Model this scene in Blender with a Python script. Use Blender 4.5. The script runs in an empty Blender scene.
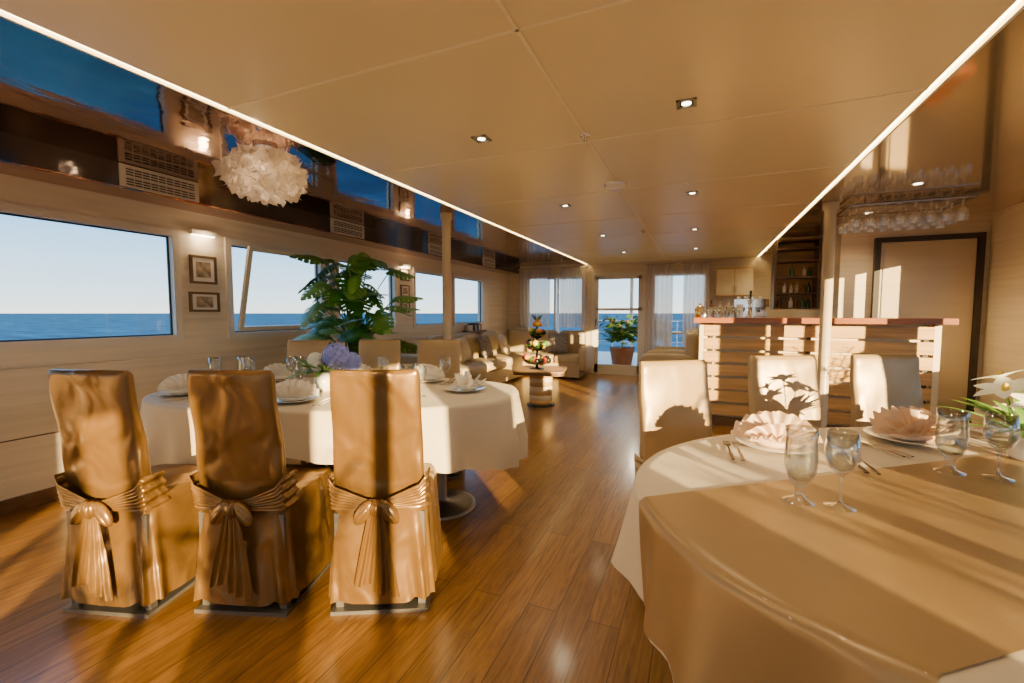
import bpy, math, random
from mathutils import Vector, Matrix
random.seed(7)
pi=math.pi; sin=math.sin; cos=math.cos
scene=bpy.context.scene
# ------------------------------------------------------------------ materials
def newmat(name):
    m=bpy.data.materials.new(name); m.use_nodes=True
    nt=m.node_tree; nt.nodes.clear()
    out=nt.nodes.new('ShaderNodeOutputMaterial')
    return m,nt,out
def pmat(name,col,rough=.5,metal=0,noise=0,nscale=(5,5,5),bump=0,bscale=None,spec=.5,coat=0,sheen=0,emit=None,estr=0,trans=0,detail=4,bdist=.02,bdet=3):
    m,nt,out=newmat(name)
    b=nt.nodes.new('ShaderNodeBsdfPrincipled')
    b.inputs['Base Color'].default_value=(*col,1); b.inputs['Roughness'].default_value=rough
    b.inputs['Metallic'].default_value=metal; b.inputs['Specular IOR Level'].default_value=spec
    b.inputs['Coat Weight'].default_value=coat; b.inputs['Sheen Weight'].default_value=sheen
    if emit: b.inputs['Emission Color'].default_value=(*emit,1); b.inputs['Emission Strength'].default_value=estr
    if trans: b.inputs['Transmission Weight'].default_value=trans
    nt.links.new(b.outputs[0],out.inputs[0])
    if noise or bump:
        tc=nt.nodes.new('ShaderNodeTexCoord'); mp=nt.nodes.new('ShaderNodeMapping')
        mp.inputs['Scale'].default_value=nscale
        nt.links.new(tc.outputs['Object'],mp.inputs[0])
        n=nt.nodes.new('ShaderNodeTexNoise'); n.inputs['Detail'].default_value=detail; n.inputs['Scale'].default_value=1
        nt.links.new(mp.outputs[0],n.inputs['Vector'])
        if noise:
            r=nt.nodes.new('ShaderNodeValToRGB')
            r.color_ramp.elements[0].position=.3; r.color_ramp.elements[1].position=.7
            r.color_ramp.elements[0].color=(*[c*(1-noise) for c in col],1)
            r.color_ramp.elements[1].color=(*[min(1,c*(1+noise*.6)) for c in col],1)
            nt.links.new(n.outputs[0],r.inputs[0]); nt.links.new(r.outputs[0],b.inputs['Base Color'])
        if bump:
            n2=n
            if bscale:
                mp2=nt.nodes.new('ShaderNodeMapping'); mp2.inputs['Scale'].default_value=bscale
                nt.links.new(tc.outputs['Object'],mp2.inputs[0])
                n2=nt.nodes.new('ShaderNodeTexNoise'); n2.inputs['Scale'].default_value=1; n2.inputs['Detail'].default_value=bdet
                n2.inputs['Distortion'].default_value=.6
                nt.links.new(mp2.outputs[0],n2.inputs['Vector'])
            bp=nt.nodes.new('ShaderNodeBump'); bp.inputs['Strength'].default_value=bump; bp.inputs['Distance'].default_value=bdist
            nt.links.new(n2.outputs[0],bp.inputs['Height']); nt.links.new(bp.outputs[0],b.inputs['Normal'])
    return m
def glassmat(name,tint=(.97,.98,.98),lo=.04,hi=.5,power=4,rough=.02):
    m,nt,out=newmat(name)
    t=nt.nodes.new('ShaderNodeBsdfTransparent'); t.inputs[0].default_value=(*tint,1)
    g=nt.nodes.new('ShaderNodeBsdfGlossy'); g.inputs['Roughness'].default_value=rough
    f=nt.nodes.new('ShaderNodeLayerWeight'); f.inputs[0].default_value=.5
    p=nt.nodes.new('ShaderNodeMath'); p.operation='POWER'; p.inputs[1].default_value=power
    mm=nt.nodes.new('ShaderNodeMath'); mm.operation='MULTIPLY_ADD'; mm.inputs[1].default_value=hi; mm.inputs[2].default_value=lo; mm.use_clamp=True
    mx=nt.nodes.new('ShaderNodeMixShader')
    nt.links.new(f.outputs['Facing'],p.inputs[0]); nt.links.new(p.outputs[0],mm.inputs[0]); nt.links.new(mm.outputs[0],mx.inputs[0])
    nt.links.new(t.outputs[0],mx.inputs[1]); nt.links.new(g.outputs[0],mx.inputs[2]); nt.links.new(mx.outputs[0],out.inputs[0])
    return m
def transmat(name,col,tfac=.5,transp=0,emit=0,ecol=(1,.8,.5)):
    m,nt,out=newmat(name)
    d=nt.nodes.new('ShaderNodeBsdfDiffuse'); d.inputs[0].default_value=(*col,1)
    t=nt.nodes.new('ShaderNodeBsdfTranslucent'); t.inputs[0].default_value=(*col,1)
    mx=nt.nodes.new('ShaderNodeMixShader'); mx.inputs[0].default_value=tfac
    nt.links.new(d.outputs[0],mx.inputs[1]); nt.links.new(t.outputs[0],mx.inputs[2]); last=mx
    if transp:
        tr=nt.nodes.new('ShaderNodeBsdfTransparent'); m2=nt.nodes.new('ShaderNodeMixShader'); m2.inputs[0].default_value=transp
        nt.links.new(last.outputs[0],m2.inputs[1]); nt.links.new(tr.outputs[0],m2.inputs[2]); last=m2
    if emit:
        e=nt.nodes.new('ShaderNodeEmission'); e.inputs[0].default_value=(*ecol,1); e.inputs[1].default_value=emit
        a=nt.nodes.new('ShaderNodeAddShader'); nt.links.new(last.outputs[0],a.inputs[0]); nt.links.new(e.outputs[0],a.inputs[1]); last=a
    nt.links.new(last.outputs[0],out.inputs[0])
    return m
def floormat(name,c1,c2,mort,roww=.13,length=1.7,rough=.3):
    m,nt,out=newmat(name); N=nt.nodes; L=nt.links
    b=N.new('ShaderNodeBsdfPrincipled'); L.new(b.outputs[0],out.inputs[0])
    tc=N.new('ShaderNodeTexCoord'); mp=N.new('ShaderNodeMapping'); mp.inputs['Rotation'].default_value=(0,0,pi/2)
    L.new(tc.outputs['Object'],mp.inputs[0])
    br=N.new('ShaderNodeTexBrick'); br.inputs['Scale'].default_value=1; br.inputs['Brick Width'].default_value=length
    br.inputs['Row Height'].default_value=roww; br.inputs['Mortar Size'].default_value=.0018; br.inputs['Bias'].default_value=0
    br.inputs['Color1'].default_value=(*c1,1); br.inputs['Color2'].default_value=(*c2,1); br.inputs['Mortar'].default_value=(*mort,1)
    br.offset=.37
    L.new(mp.outputs[0],br.inputs['Vector'])
    mp2=N.new('ShaderNodeMapping'); mp2.inputs['Scale'].default_value=(34,2.6,1); L.new(tc.outputs['Object'],mp2.inputs[0])
    n=N.new('ShaderNodeTexNoise'); n.inputs['Scale'].default_value=1; n.inputs['Detail'].default_value=8; n.inputs['Distortion'].default_value=2.0; n.inputs['Roughness'].default_value=.65
    L.new(mp2.outputs[0],n.inputs['Vector'])
    r=N.new('ShaderNodeValToRGB'); r.color_ramp.elements[0].position=.34; r.color_ramp.elements[0].color=(.44,.38,.32,1)
    r.color_ramp.elements[1].position=.62; r.color_ramp.elements[1].color=(1.12,1.1,1.08,1)
    L.new(n.outputs[0],r.inputs[0])
    mu=N.new('ShaderNodeMix'); mu.data_type='RGBA'; mu.blend_type='MULTIPLY'; mu.inputs[0].default_value=.85
    L.new(br.outputs['Color'],mu.inputs[6]); L.new(r.outputs[0],mu.inputs[7]); L.new(mu.outputs[2],b.inputs['Base Color'])
    b.inputs['Roughness'].default_value=rough; b.inputs['Coat Weight'].default_value=.35; b.inputs['Coat Roughness'].default_value=.15
    bp=N.new('ShaderNodeBump'); bp.inputs['Strength'].default_value=.15; bp.inputs['Distance'].default_value=.004
    L.new(r.outputs[0],bp.inputs['Height']); L.new(bp.outputs[0],b.inputs['Normal'])
    return m
M={}
M['floor']=floormat('oak_plank_floor',(.30,.145,.030),(.205,.095,.018),(.04,.018,.005))
M['deck']=floormat('deck_planks',(.45,.27,.12),(.36,.2,.09),(.05,.03,.02))
M['wall']=pmat('cream_wood_panel',(.74,.64,.48),.38,noise=.12,nscale=(3,1.0,26),detail=5)
M['wallx']=pmat('cream_wood_panel_cross',(.68,.57,.40),.38,noise=.12,nscale=(1.0,3,26),detail=5)
M['ceil']=pmat('ceiling_satin_panel',(.88,.77,.52),.30,noise=.03,nscale=(1.5,1.5,1.5),bump=.06,bscale=(2.5,2.5,2.5),spec=.5)
M['ceilL']=pmat('dark_mirror_ceiling',(.42,.25,.19),.06,metal=1,bump=.16,bscale=(5,3,1),noise=.35,nscale=(2.5,1.2,1))
M['ceilR']=pmat('bronze_gloss_ceiling',(.60,.48,.33),.08,metal=.7,bump=.03,bscale=(1.5,.8,1),noise=.03)
M['dark']=pmat('dark_gloss_lacquer',(.05,.038,.03),.08,noise=.1,coat=.8)
M['alu']=pmat('window_frame_white',(.70,.64,.54),.35,noise=.03)
M['rub']=pmat('black_gasket',(.02,.02,.02),.5,noise=.1)
M['glass']=glassmat('window_glass',(.97,.98,.98),.02,.35,5)
M['crystal']=glassmat('crystal_glass',(.88,.90,.90),.14,1.0,2.2,.03)
M['rackglass']=glassmat('rack_crystal',(.94,.94,.92),.35,1.0,1.5,.2)
M['satin']=pmat('gold_satin',(.20,.102,.025),.28,metal=.5,noise=.10,nscale=(3,3,3),bump=.7,bscale=(6,6,4.5),sheen=.0,spec=.6,bdist=.05,bdet=1.5)
M['satin_lit']=pmat('gold_satin_lit',(.40,.27,.12),.36,metal=.15,noise=.08,nscale=(3,3,3),bump=.5,bscale=(5,5,4),spec=.5,bdist=.03,bdet=1.5)  # paler copy of the gold satin, sunlit fronts put into its colour
M['cloth']=pmat('ivory_tablecloth',(.58,.475,.32),.65,noise=.05,bump=.12,bscale=(6,6,6),sheen=.1)
M['runner']=pmat('champagne_satin_runner',(.31,.195,.082),.38,metal=.25,noise=.06,bump=.2,bscale=(5,4,5),spec=.5)
M['steel']=pmat('brushed_steel',(.45,.42,.38),.3,metal=1,noise=.1)
M['chrome']=pmat('polished_steel',(.75,.72,.68),.12,metal=1,noise=.02)
M['grey']=pmat('grey_metal_foot',(.22,.20,.18),.35,metal=.7,noise=.1)
M['white']=pmat('white_porcelain',(.85,.82,.76),.15,noise=.02)
M['napkin']=pmat('white_napkin',(.84,.77,.65),.75,noise=.03,sheen=.2)
M['peach']=pmat('peach_napkin',(.76,.54,.36),.75,noise=.03,sheen=.1)
M['pole']=pmat('cream_pole_paint',(.60,.48,.31),.35,noise=.04)
M['slat']=pmat('oak_slat',(.62,.36,.12),.42,noise=.30,nscale=(1.4,3,30),detail=5)
M['barback']=pmat('bar_cream_panel',(.80,.66,.42),.5,noise=.05)
M['cherry']=pmat('cherry_counter',(.33,.105,.03),.3,noise=.3,nscale=(1.5,12,12),coat=.1)
M['brownw']=pmat('brown_wood',(.15,.075,.03),.4,noise=.3,nscale=(2,14,20))
M['sofa']=pmat('beige_leather',(.44,.33,.18),.42,noise=.08,bump=.15,bscale=(4,4,4))
M['cush']=pmat('cushion_fabric',(.70,.58,.40),.8,noise=.2,nscale=(30,30,30))
M['cush2']=pmat('cushion_fabric_taupe',(.26,.22,.18),.8,noise=.5,nscale=(40,40,40))
M['leaf']=pmat('monstera_green',(.055,.20,.018),.35,noise=.35,nscale=(4,4,4))
M['leaf2']=pmat('light_green_leaf',(.15,.33,.04),.45,noise=.3,nscale=(9,9,9))
M['stem']=pmat('green_stem',(.12,.22,.05),.5,noise=.2)
M['soil']=pmat('dark_soil',(.04,.025,.015),.9,noise=.3)
M['pot']=pmat('terracotta',(.40,.16,.07),.7,noise=.15)
M['black']=pmat('black_lacquer',(.015,.013,.012),.2,noise=.1)
M['orange']=pmat('orange_fruit',(.85,.27,.02),.45,noise=.1,nscale=(20,20,20))
M['yellow']=pmat('yellow_fruit',(.85,.60,.05),.45,noise=.1,nscale=(20,20,20))
M['red']=pmat('red_fruit',(.45,.03,.02),.35,noise=.2,nscale=(20,20,20))
M['hyd']=pmat('blue_hydrangea',(.28,.32,.76),.7,noise=.25,nscale=(25,25,25))
M['petal']=pmat('white_petal',(.88,.88,.80),.6,noise=.05)
M['curtain']=transmat('sheer_curtain',(.80,.74,.70),.55,.30)
M['shade']=transmat('chandelier_petal',(.70,.60,.50),.5,.18,.02)
M['led']=pmat('led_warm',(1,.8,.5),.5,emit=(1,.76,.34),estr=20,noise=.01)
M['lamp']=pmat('lamp_lens',(1,.9,.7),.5,emit=(1,.88,.62),estr=12,noise=.01)
M['plast']=pmat('offwhite_plastic',(.76,.70,.58),.45,noise=.02)
M['slot']=pmat('dark_slot',(.05,.045,.04),.6,noise=.1)
M['frame']=pmat('picture_frame_wood',(.16,.09,.04),.35,noise=.2,nscale=(20,20,20))
M['dframe']=pmat('dark_door_frame',(.035,.025,.017),.4,noise=.2)
M['gold']=pmat('brass',(.8,.5,.15),.25,metal=1,noise=.05)
M['mat']=pmat('picture_mount',(.85,.80,.70),.8,noise=.02)
M['art']=pmat('picture_print',(.42,.33,.22),.7,noise=.7,nscale=(18,18,18))
M['door']=pmat('cabin_door_beige',(.52,.42,.27),.35,noise=.06,nscale=(1,1,12))
M['amber']=pmat('amber_bottle',(.25,.08,.01),.1,noise=.1,coat=.5)
M['gbot']=pmat('green_bottle',(.02,.10,.03),.1,noise=.1,coat=.5)
M['cbot']=pmat('label_bottle',(.7,.6,.42),.2,noise=.3,nscale=(12,12,12),coat=.5)
M['seam']=pmat('ceiling_seam',(.95,.86,.64),.5,noise=.02)
# ------------------------------------------------------------------ mesh builder
class MB:
    def __init__(s): s.v=[];s.f=[];s.m=[];s.sm=[];s.mats=[];s.T=Matrix()
    def mi(s,k):
        if k not in s.mats: s.mats.append(k)
        return s.mats.index(k)
    def add(s,vs,fs,mat,smooth=False,T=None):
        o=len(s.v); TT=s.T@T if T is not None else s.T
        s.v+=[tuple(TT@Vector(p)) for p in vs]
        i=s.mi(mat)
        for f in fs: s.f.append([o+k for k in f]); s.m.append(i); s.sm.append(smooth)
    def box(s,a,b,mat,T=None):
        x0,y0,z0=a;x1,y1,z1=b
        s.add([(x0,y0,z0),(x1,y0,z0),(x1,y1,z0),(x0,y1,z0),(x0,y0,z1),(x1,y0,z1),(x1,y1,z1),(x0,y1,z1)],
              [(3,2,1,0),(4,5,6,7),(0,1,5,4),(1,2,6,5),(2,3,7,6),(3,0,4,7)],mat,False,T)
    def rbox(s,c,h,mat,r=.03,T=None,n=28,flat=.0):
        vs=[];e=.35
        def sp(w,m): 
            return math.copysign(abs(w)**m,w)
        nu,nv=24,14
        for j in range(nv+1):
            ph=-pi/2+pi*j/nv
            for i in range(nu):
                th=2*pi*i/nu
                vs.append((c[0]+h[0]*sp(cos(ph),e)*sp(cos(th),e),c[1]+h[1]*sp(cos(ph),e)*sp(sin(th),e),c[2]+h[2]*sp(sin(ph),e)))
        fs=[(j*nu+i,j*nu+(i+1)%nu,(j+1)*nu+(i+1)%nu,(j+1)*nu+i) for j in range(nv) for i in range(nu)]
        s.add(vs,fs,mat,True,T)
    def lathe(s,prof,mat,c=(0,0,0),n=24,T=None,smooth=True,cap=True):
        vs=[];fs=[]
        for (r,z) in prof:
            for i in range(n):
                a=2*pi*i/n; vs.append((c[0]+r*cos(a),c[1]+r*sin(a),c[2]+z))
        for j in range(len(prof)-1):
            for i in range(n):
                fs.append((j*n+i,j*n+(i+1)%n,(j+1)*n+(i+1)%n,(j+1)*n+i))
        s.add(vs,fs,mat,smooth,T)
        if cap:
            k=len(prof)-1
            if prof[0][0]>1e-3: s.add([vs[i] for i in range(n)],[tuple(reversed(range(n)))],mat,False,T)
            if prof[k][0]>1e-3: s.add([vs[k*n+i] for i in range(n)],[tuple(range(n))],mat,False,T)
    def cyl(s,c,r,z0,z1,mat,n=24,T=None): s.lathe([(r,z0),(r,z1)],mat,(c[0],c[1],0),n,T)
    def ell(s,c,h,mat,T=None,nu=14,nv=9):
        prof=[(cos(-pi/2+pi*j/nv),sin(-pi/2+pi*j/nv)) for j in range(nv+1)]
        vs=[];
        for (r,z) in prof:
            for i in range(nu):
                a=2*pi*i/nu; vs.append((c[0]+h[0]*r*cos(a),c[1]+h[1]*r*sin(a),c[2]+h[2]*z))
        fs=[(j*nu+i,j*nu+(i+1)%nu,(j+1)*nu+(i+1)%nu,(j+1)*nu+i) for j in range(nv) for i in range(nu)]
        s.add(vs,fs,mat,True,T)
    def tube(s,pts,r,mat,n=8):
        P=[Vector(p) for p in pts]; vs=[];fs=[]
        for k,p in enumerate(P):
            d=(P[min(k+1,len(P)-1)]-P[max(k-1,0)]).normalized()
            up=Vector((0,0,1)) if abs(d.z)<.9 else Vector((1,0,0))
            a=d.cross(up).normalized(); b=d.cross(a)
            rr=r[k] if isinstance(r,(list,tuple)) else r
            for i in range(n):
                t=2*pi*i/n; vs.append(tuple(p+a*rr*cos(t)+b*rr*sin(t)))
        for k in range(len(P)-1):
            for i in range(n): fs.append((k*n+i,k*n+(i+1)%n,(k+1)*n+(i+1)%n,(k+1)*n+i))
        fs.append(tuple(range(n))); fs.append(tuple(range((len(P)-1)*n,len(P)*n)))
        s.add(vs,fs,mat,True)
    def grid(s,fn,nu,nv,mat,closed=False,smooth=True,T=None):
        vs=[fn(i/nu,j/nv) for j in range(nv+1) for i in range(nu+(0 if closed else 1))]
        w=nu+(0 if closed else 1)
        fs=[(j*w+i,j*w+(i+1)%w,(j+1)*w+(i+1)%w,(j+1)*w+i) for j in range(nv) for i in range(nu)]
        s.add(vs,fs,mat,smooth,T)
    def mesh(s,name):
        me=bpy.data.meshes.new(name); me.from_pydata(s.v,[],s.f)
        for k in s.mats: me.materials.append(M[k])
        me.polygons.foreach_set('material_index',s.m); me.polygons.foreach_set('use_smooth',s.sm)
        me.update(); return me
    def obj(s,name,loc=(0,0,0),rz=0,parent=None,mods=None):
        o=bpy.data.objects.new(name,s.mesh(name)); scene.collection.objects.link(o)
        o.location=loc; o.rotation_euler=(0,0,rz)
        if parent: o.parent=parent
        return o
def inst(me,name,loc,rz=0):
    o=bpy.data.objects.new(name,me); scene.collection.objects.link(o); o.location=loc; o.rotation_euler=(0,0,rz); return o
def RZ(a): return Matrix.Rotation(a,4,'Z')
def TR(x,y,z): return Matrix.Translation((x,y,z))
# ------------------------------------------------------------------ room dims
XL,XR=-3.95,2.71; YB,YF=-6.0,9.0; ZC=2.25
XC0,XC1=-2.15,.91; XM=-.62
def wall(name,axis,pos,th,a0,a1,z0,z1,ops,mat):
    mb=MB(); 
    def bx(p,q,za,zb):
        if q-p<1e-4 or zb-za<1e-4: return
        if axis=='X': mb.box((min(pos,pos+th),p,za),(max(pos,pos+th),q,zb),mat)
        else: mb.box((p,min(pos,pos+th),za),(q,max(pos,pos+th),zb),mat)
    cur=a0
    for (p,q,za,zb) in sorted(ops):
        bx(cur,p,z0,z1); bx(p,q,z0,za); bx(p,q,zb,z1); cur=q
    bx(cur,a1,z0,z1)
    return mb.obj(name)
mb=MB(); mb.box((XL-.12,YB-.12,-.06),(XR+.12,YF+.1,0),'floor'); mb.obj('floor')
winL=[(-5.6,-4.2),(-4.0,-2.6),(-2.3,-.9),(-.7,.62),(.86,2.27),(2.68,3.78),(3.98,5.08),(5.5,6.55),(6.65,7.8)]
WZ0,WZ1=1.03,1.91
wall('wall_left','X',XL,-.12,YB,YF,0,2.4,[(a,b,WZ0,WZ1) for a,b in winL],'wall')
winR=[(-5.8,-4.9),(-4.6,-3.75),(-3.35,-2.2),(-1.75,-.55),(-.1,1.1),(1.45,2.7),(3.0,4.1),(4.35,5.35)]
RZ0,RZ1=.80,1.98
wall('wall_right','X',XR,.12,YB,YF,0,2.4,[(a,b,RZ0,RZ1) for a,b in winR],'wall')
wall('wall_far','Y',YF,.1,XL,XR,0,2.4,[(-3.5,-2.2,.55,2.05),(-2.05,-1.0,0,2.06),(-.88,.12,.25,2.05)],'wallx')
wall('wall_rear','Y',YB,-.12,XL,XR,0,2.4,[(-3.3,-1.2,.5,2.05),(-.7,.9,.02,2.06),(1.2,2.4,.5,2.05)],'wallx')
wall('wall_bar','Y',6.1,.1,1.45,XR,0,2.27,[],'wallx')
mb=MB(); mb.box((1.45,6.2,0),(1.55,YF,2.27),'wall'); mb.obj('wall_pantry')
mb=MB(); mb.box((XL-.12,YB-.12,2.32),(XR+.12,YF+.1,2.42),'ceil'); mb.box((XC0,YB,ZC),(XC1,YF,2.31),'ceil')
mb.obj('ceiling')
mb=MB(); mb.box((XL,YB,2.27),(XC0-.03,YF,2.30),'ceilL'); mb.obj('ceiling_gloss_left')
mb=MB(); mb.box((XC1+.03,YB,2.27),(XR,YF,2.30),'ceilR'); mb.obj('ceiling_gloss_right')
mb=MB()
mb.box((XM-.007,YB,ZC-.004),(XM+.007,YF,ZC),'seam')
y=-5.1
while y<9:
    mb.box((XC0,y-.006,ZC-.004),(XC1,y+.006,ZC),'seam'); y+=1.1
mb.obj('trim_ceiling_seams')
mb=MB()
for x in (XC0-.020,XC1+.006): mb.box((x,YB,ZC+.006),(x+.013,YF,ZC+.02),'led')
mb.obj('led_light_strip')
mb=MB()
for x in (XC0-.045,XC1+.03): mb.box((x,YB,ZC-.004),(x+.012,YF,ZC+.022),'plast')
mb.obj('trim_led_channel')
mb=MB(); mb.box((XL,YB,2.11),(-3.65,YF,2.27),'dark'); mb.box((XL,YB,2.10),(-3.645,YF,2.112),'ceilL'); 
mb.obj('trim_bulkhead_left')
mb=MB()
for y0,y1 in [(1.76,2.27),(3.62,4.12),(5.45,5.95),(7.2,7.7)]:
    mb.box((-3.665,y0,2.115),(-3.635,y1,2.265),'plast')
    for r in (0,1):
        n=9
        for i in range(n):
            w=(y1-y0-.06)/n
            yy=y0+.03+i*w
            for k in range(3):
                zz=2.13+r*.066+k*.018
                mb.box((-3.637,yy+.004,zz),(-3.631,yy+w-.004,zz+.008),'slot')
mb.obj('air_vent')
mb=MB(); mb.box((XL,YB,0),(XL+.02,YF,.09),'brownw'); mb.obj('baseboard_left')
mb=MB(); mb.box((XL,YB,.86),(XL+.035,YF,.90),'wall'); mb.box((XL,YB,.45),(XL+.006,YF,.457),'frame');mb.obj('trim_dado_left')
k=1
def window(name,x,y0,y1,z0,z1,inner,fw=.05):
    mb=MB(); d=inner
    def fr(a,b,c,e,w,t0,t1,mat):
        mb.box((t0,a,c),(t1,b,c+w),mat); mb.box((t0,a,e-w),(t1,b,e),mat)
        mb.box((t0,a,c+w),(t1,a+w,e-w),mat); mb.box((t0,b-w,c+w),(t1,b,e-w),mat)
    fr(y0-.015,y1+.015,z0-.015,z1+.015,.055,min(x-d*.02,x+d*.03),max(x-d*.02,x+d*.03),'alu')
    fr(y0+.035,y1-.035,z0+.035,z1-.035,.016,min(x+d*.03,x+d*.045),max(x+d*.03,x+d*.045),'rub')
    xx=x+d*.037
    mb.add([(xx,y0+.03,z0+.03),(xx,y1-.03,z0+.03),(xx,y1-.03,z1-.03),(xx,y0+.03,z1-.03)],[(0,1,2,3)],'glass')
    return mb
for (a,b) in winL:
    mb=window('w',XL,a,b,WZ0,WZ1,-1)
    if abs(a-2.68)<.01:
        T=TR(XL+.04,0,WZ0+.06)@Matrix.Rotation(math.radians(13),4,'Y')
        h=.78
        for bx in [((0,a+.05,0),(.03,b-.05,.04)),((0,a+.05,h-.04),(.03,b-.05,h)),((0,a+.05,.04),(.03,a+.09,h-.04)),((0,b-.09,.04),(.03,b-.05,h-.04))]:
            mb.box(*bx,'alu',T)
        mb.add([(.015,a+.09,.04),(.015,b-.09,.04),(.015,b-.09,h-.04),(.015,a+.09,h-.04)],[(0,1,2,3)],'glass',False,T)
        mb.box((.03,(a+b)/2-.03,h-.035),(.05,(a+b)/2+.03,h-.01),'chrome',T)
    mb.obj('window_%d'%k); k+=1
for (a,b) in winR:
    mb=window('w',XR,a,b,RZ0,RZ1,1); c=(a+b)/2; mb.box((XR-.03,c-.03,RZ0),(XR+.02,c+.03,RZ1),'alu'); mb.obj('window_%d'%k); k+=1
def winY(name,x0,x1,z0,z1,y,door=False,panes=1):
    mb=MB(); w=.06
    mb.box((x0,y-.02,z0),(x0+w,y+.06,z1),'alu'); mb.box((x1-w,y-.02,z0),(x1,y+.06,z1),'alu')
    mb.box((x0+w,y-.02,z1-w),(x1-w,y+.06,z1),'alu'); mb.box((x0+w,y-.02,z0),(x1-w,y+.06,z0+(.03 if door else w)),'alu')
    if door:
        mb.box((x0+w,y,z0+.03),(x1-w,y+.04,z0+.2),'alu')
        mb.box((x0+w,y,z0+.03),(x0+w+.07,y+.04,z1-w),'alu'); mb.box((x1-w-.07,y,z0+.03),(x1-w,y+.04,z1-w),'alu')
        mb.box((x0+w,y,z1-w-.07),(x1-w,y+.04,z1-w),'alu')
        mb.box((x0+w,y,1.30),(x1-w,y+.04,1.35),'alu')
        mb.box((x0+w+.02,y-.05,1.0),(x0+w+.04,y-.03,1.14),'chrome'); mb.box((x0+w+.02,y-.05,1.06),(x0+w+.14,y-.035,1.08),'chrome')
    for i in range(1,panes):
        xx=x0+(x1-x0)*i/panes; mb.box((xx-.02,y,z0+w),(xx+.02,y+.04,z1-w),'alu')
    yy=y+.02
    mb.add([(x0+w,yy,z0+.03),(x1-w,yy,z0+.03),(x1-w,yy,z1-w),(x0+w,yy,z1-w)],[(0,1,2,3)],'glass')
    mb.obj(name)
winY('window_%d'%k,-3.5,-2.2,.55,2.05,YF,panes=2);k+=1
winY('door_1',-2.05,-1.0,0,2.06,YF,door=True)
winY('window_%d'%k,-.88,.12,.25,2.05,YF,panes=1);k+=1
winY('window_%d'%k,-3.3,-1.2,.5,2.05,YB-.06,panes=2);k+=1
winY('door_2',-.7,.9,.02,2.06,YB-.06,panes=2)
winY('window_%d'%k,1.2,2.4,.5,2.05,YB-.06);k+=1
mb=MB()
x0,x1=1.80,2.60
mb.box((x0-.05,6.04,0),(x0,6.1,2.07),'dframe'); mb.box((x1,6.04,0),(x1+.05,6.1,2.07),'dframe'); mb.box((x0,6.04,2.02),(x1,6.1,2.07),'dframe')
mb.box((x0+.005,6.07,.01),(x1-.005,6.1,2.015),'door'); mb.box((x0+.03,6.062,.12),(x0+.04,6.07,1.95),'steel')
mb.box((x0+.05,6.03,1.0),(x0+.17,6.05,1.02),'chrome'); mb.box((x0+.05,6.045,.93),(x0+.08,6.07,1.12),'chrome')
mb.obj('door_3')
def pole(x,y,s=1):
    mb=MB(); mb.lathe([(.10*s,0),(.10*s,.015),(.055*s,.02),(.047*s,.03),(.047*s,2.2),(.065*s,2.21),(.065*s,2.268)],'pole',n=28)
    mb.obj('support_pole',(x,y,0))
pole(-2.42,3.95,.95); pole(1.09,4.98)
# ------------------------------------------------------------------ ceiling fittings
def lamp_obj(name,kind,loc,energy,col,parent=None,size=.05,spot=2.3):
    l=bpy.data.lights.new(name,kind); l.energy=energy; l.color=col
    if kind in('POINT','SPOT'): l.shadow_soft_size=size
    if kind=='SPOT': l.spot_size=spot; l.spot_blend=.8
    o=bpy.data.objects.new(name,l); scene.collection.objects.link(o); o.location=loc
    if parent: o.parent=parent
    return o
for yy in (-4.4,-2.7,-1.0,.62,2.32,4.03,5.75,7.45):
    for xx in (-1.18,-.085):
        mb=MB(); s=.045
        for bx in [((-s,-s,-.006),(s,-s+.014,0)),((-s,s-.014,-.006),(s,s,0)),((-s,-s,-.006),(-s+.014,s,0)),((s-.014,-s,-.006),(s,s,0))]: mb.box(*bx,'steel')
        mb.box((-s+.014,-s+.014,-.002),(s-.014,s-.014,0),'slot'); mb.lathe([(.022,-.004),(.022,-.002)],'lamp',n=16)
        o=mb.obj('ceiling_downlight',(xx,yy,ZC))
        lamp_obj('lamp_bulb','SPOT',(0,0,-.03),27,(1,.81,.52),o)
for yy in (4.5,5.6,7.2,8.3):
    mb=MB(); mb.lathe([(.04,-.006),(.04,0)],'steel',n=20); mb.lathe([(.028,-.008),(.028,-.006)],'lamp',n=16)
    o=mb.obj('ceiling_downlight',(1.55 if yy<6 else .95,yy,2.27)); lamp_obj('lamp_bulb','SPOT',(0,0,-.03),22,(1,.77,.44),o)
mb=MB(); mb.lathe([(.085,0),(.085,-.02),(.07,-.035),(.04,-.04),(.0001,-.042)],'white',n=28); mb.obj('smoke_detector',(-.63,3.52,ZC))
for p in [(-.66,5.6),(-.62,2.5)]:
    mb=MB(); mb.lathe([(.03,0),(.03,-.01),(.012,-.014),(.012,-.035),(.0001,-.036)],'chrome',n=16); mb.obj('sprinkler_head',(p[0],p[1],ZC))
for yy in (2.47,5.28):
    mb=MB(); mb.box((0,-.10,-.02),(.05,.10,.02),'plast'); mb.box((.01,-.085,-.026),(.045,.085,-.02),'lamp')
    o=mb.obj('wall_sconce',(XL,yy,1.93)); lamp_obj('sconce_bulb','POINT',(.08,0,-.06),2,(1,.7,.4),o,.03)
def picture(y,z,w,h):
    mb=MB(); a,b=w/2,h/2;t=.02
    for bx in [((0,-a,-b),(.02,a,-b+t)),((0,-a,b-t),(.02,a,b)),((0,-a,-b+t),(.02,-a+t,b-t)),((0,a-t,-b+t),(.02,a,b-t))]: mb.box(*bx,'frame')
    mb.box((.002,-a+t,-b+t),(.010,a-t,b-t),'mat'); mb.box((.010,-a*.55,-b*.55),(.012,a*.55,b*.55),'art')
    mb.obj('picture_frame',(XL,y,z))
picture(2.47,1.62,.22,.24); picture(2.47,1.345,.25,.17)
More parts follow.
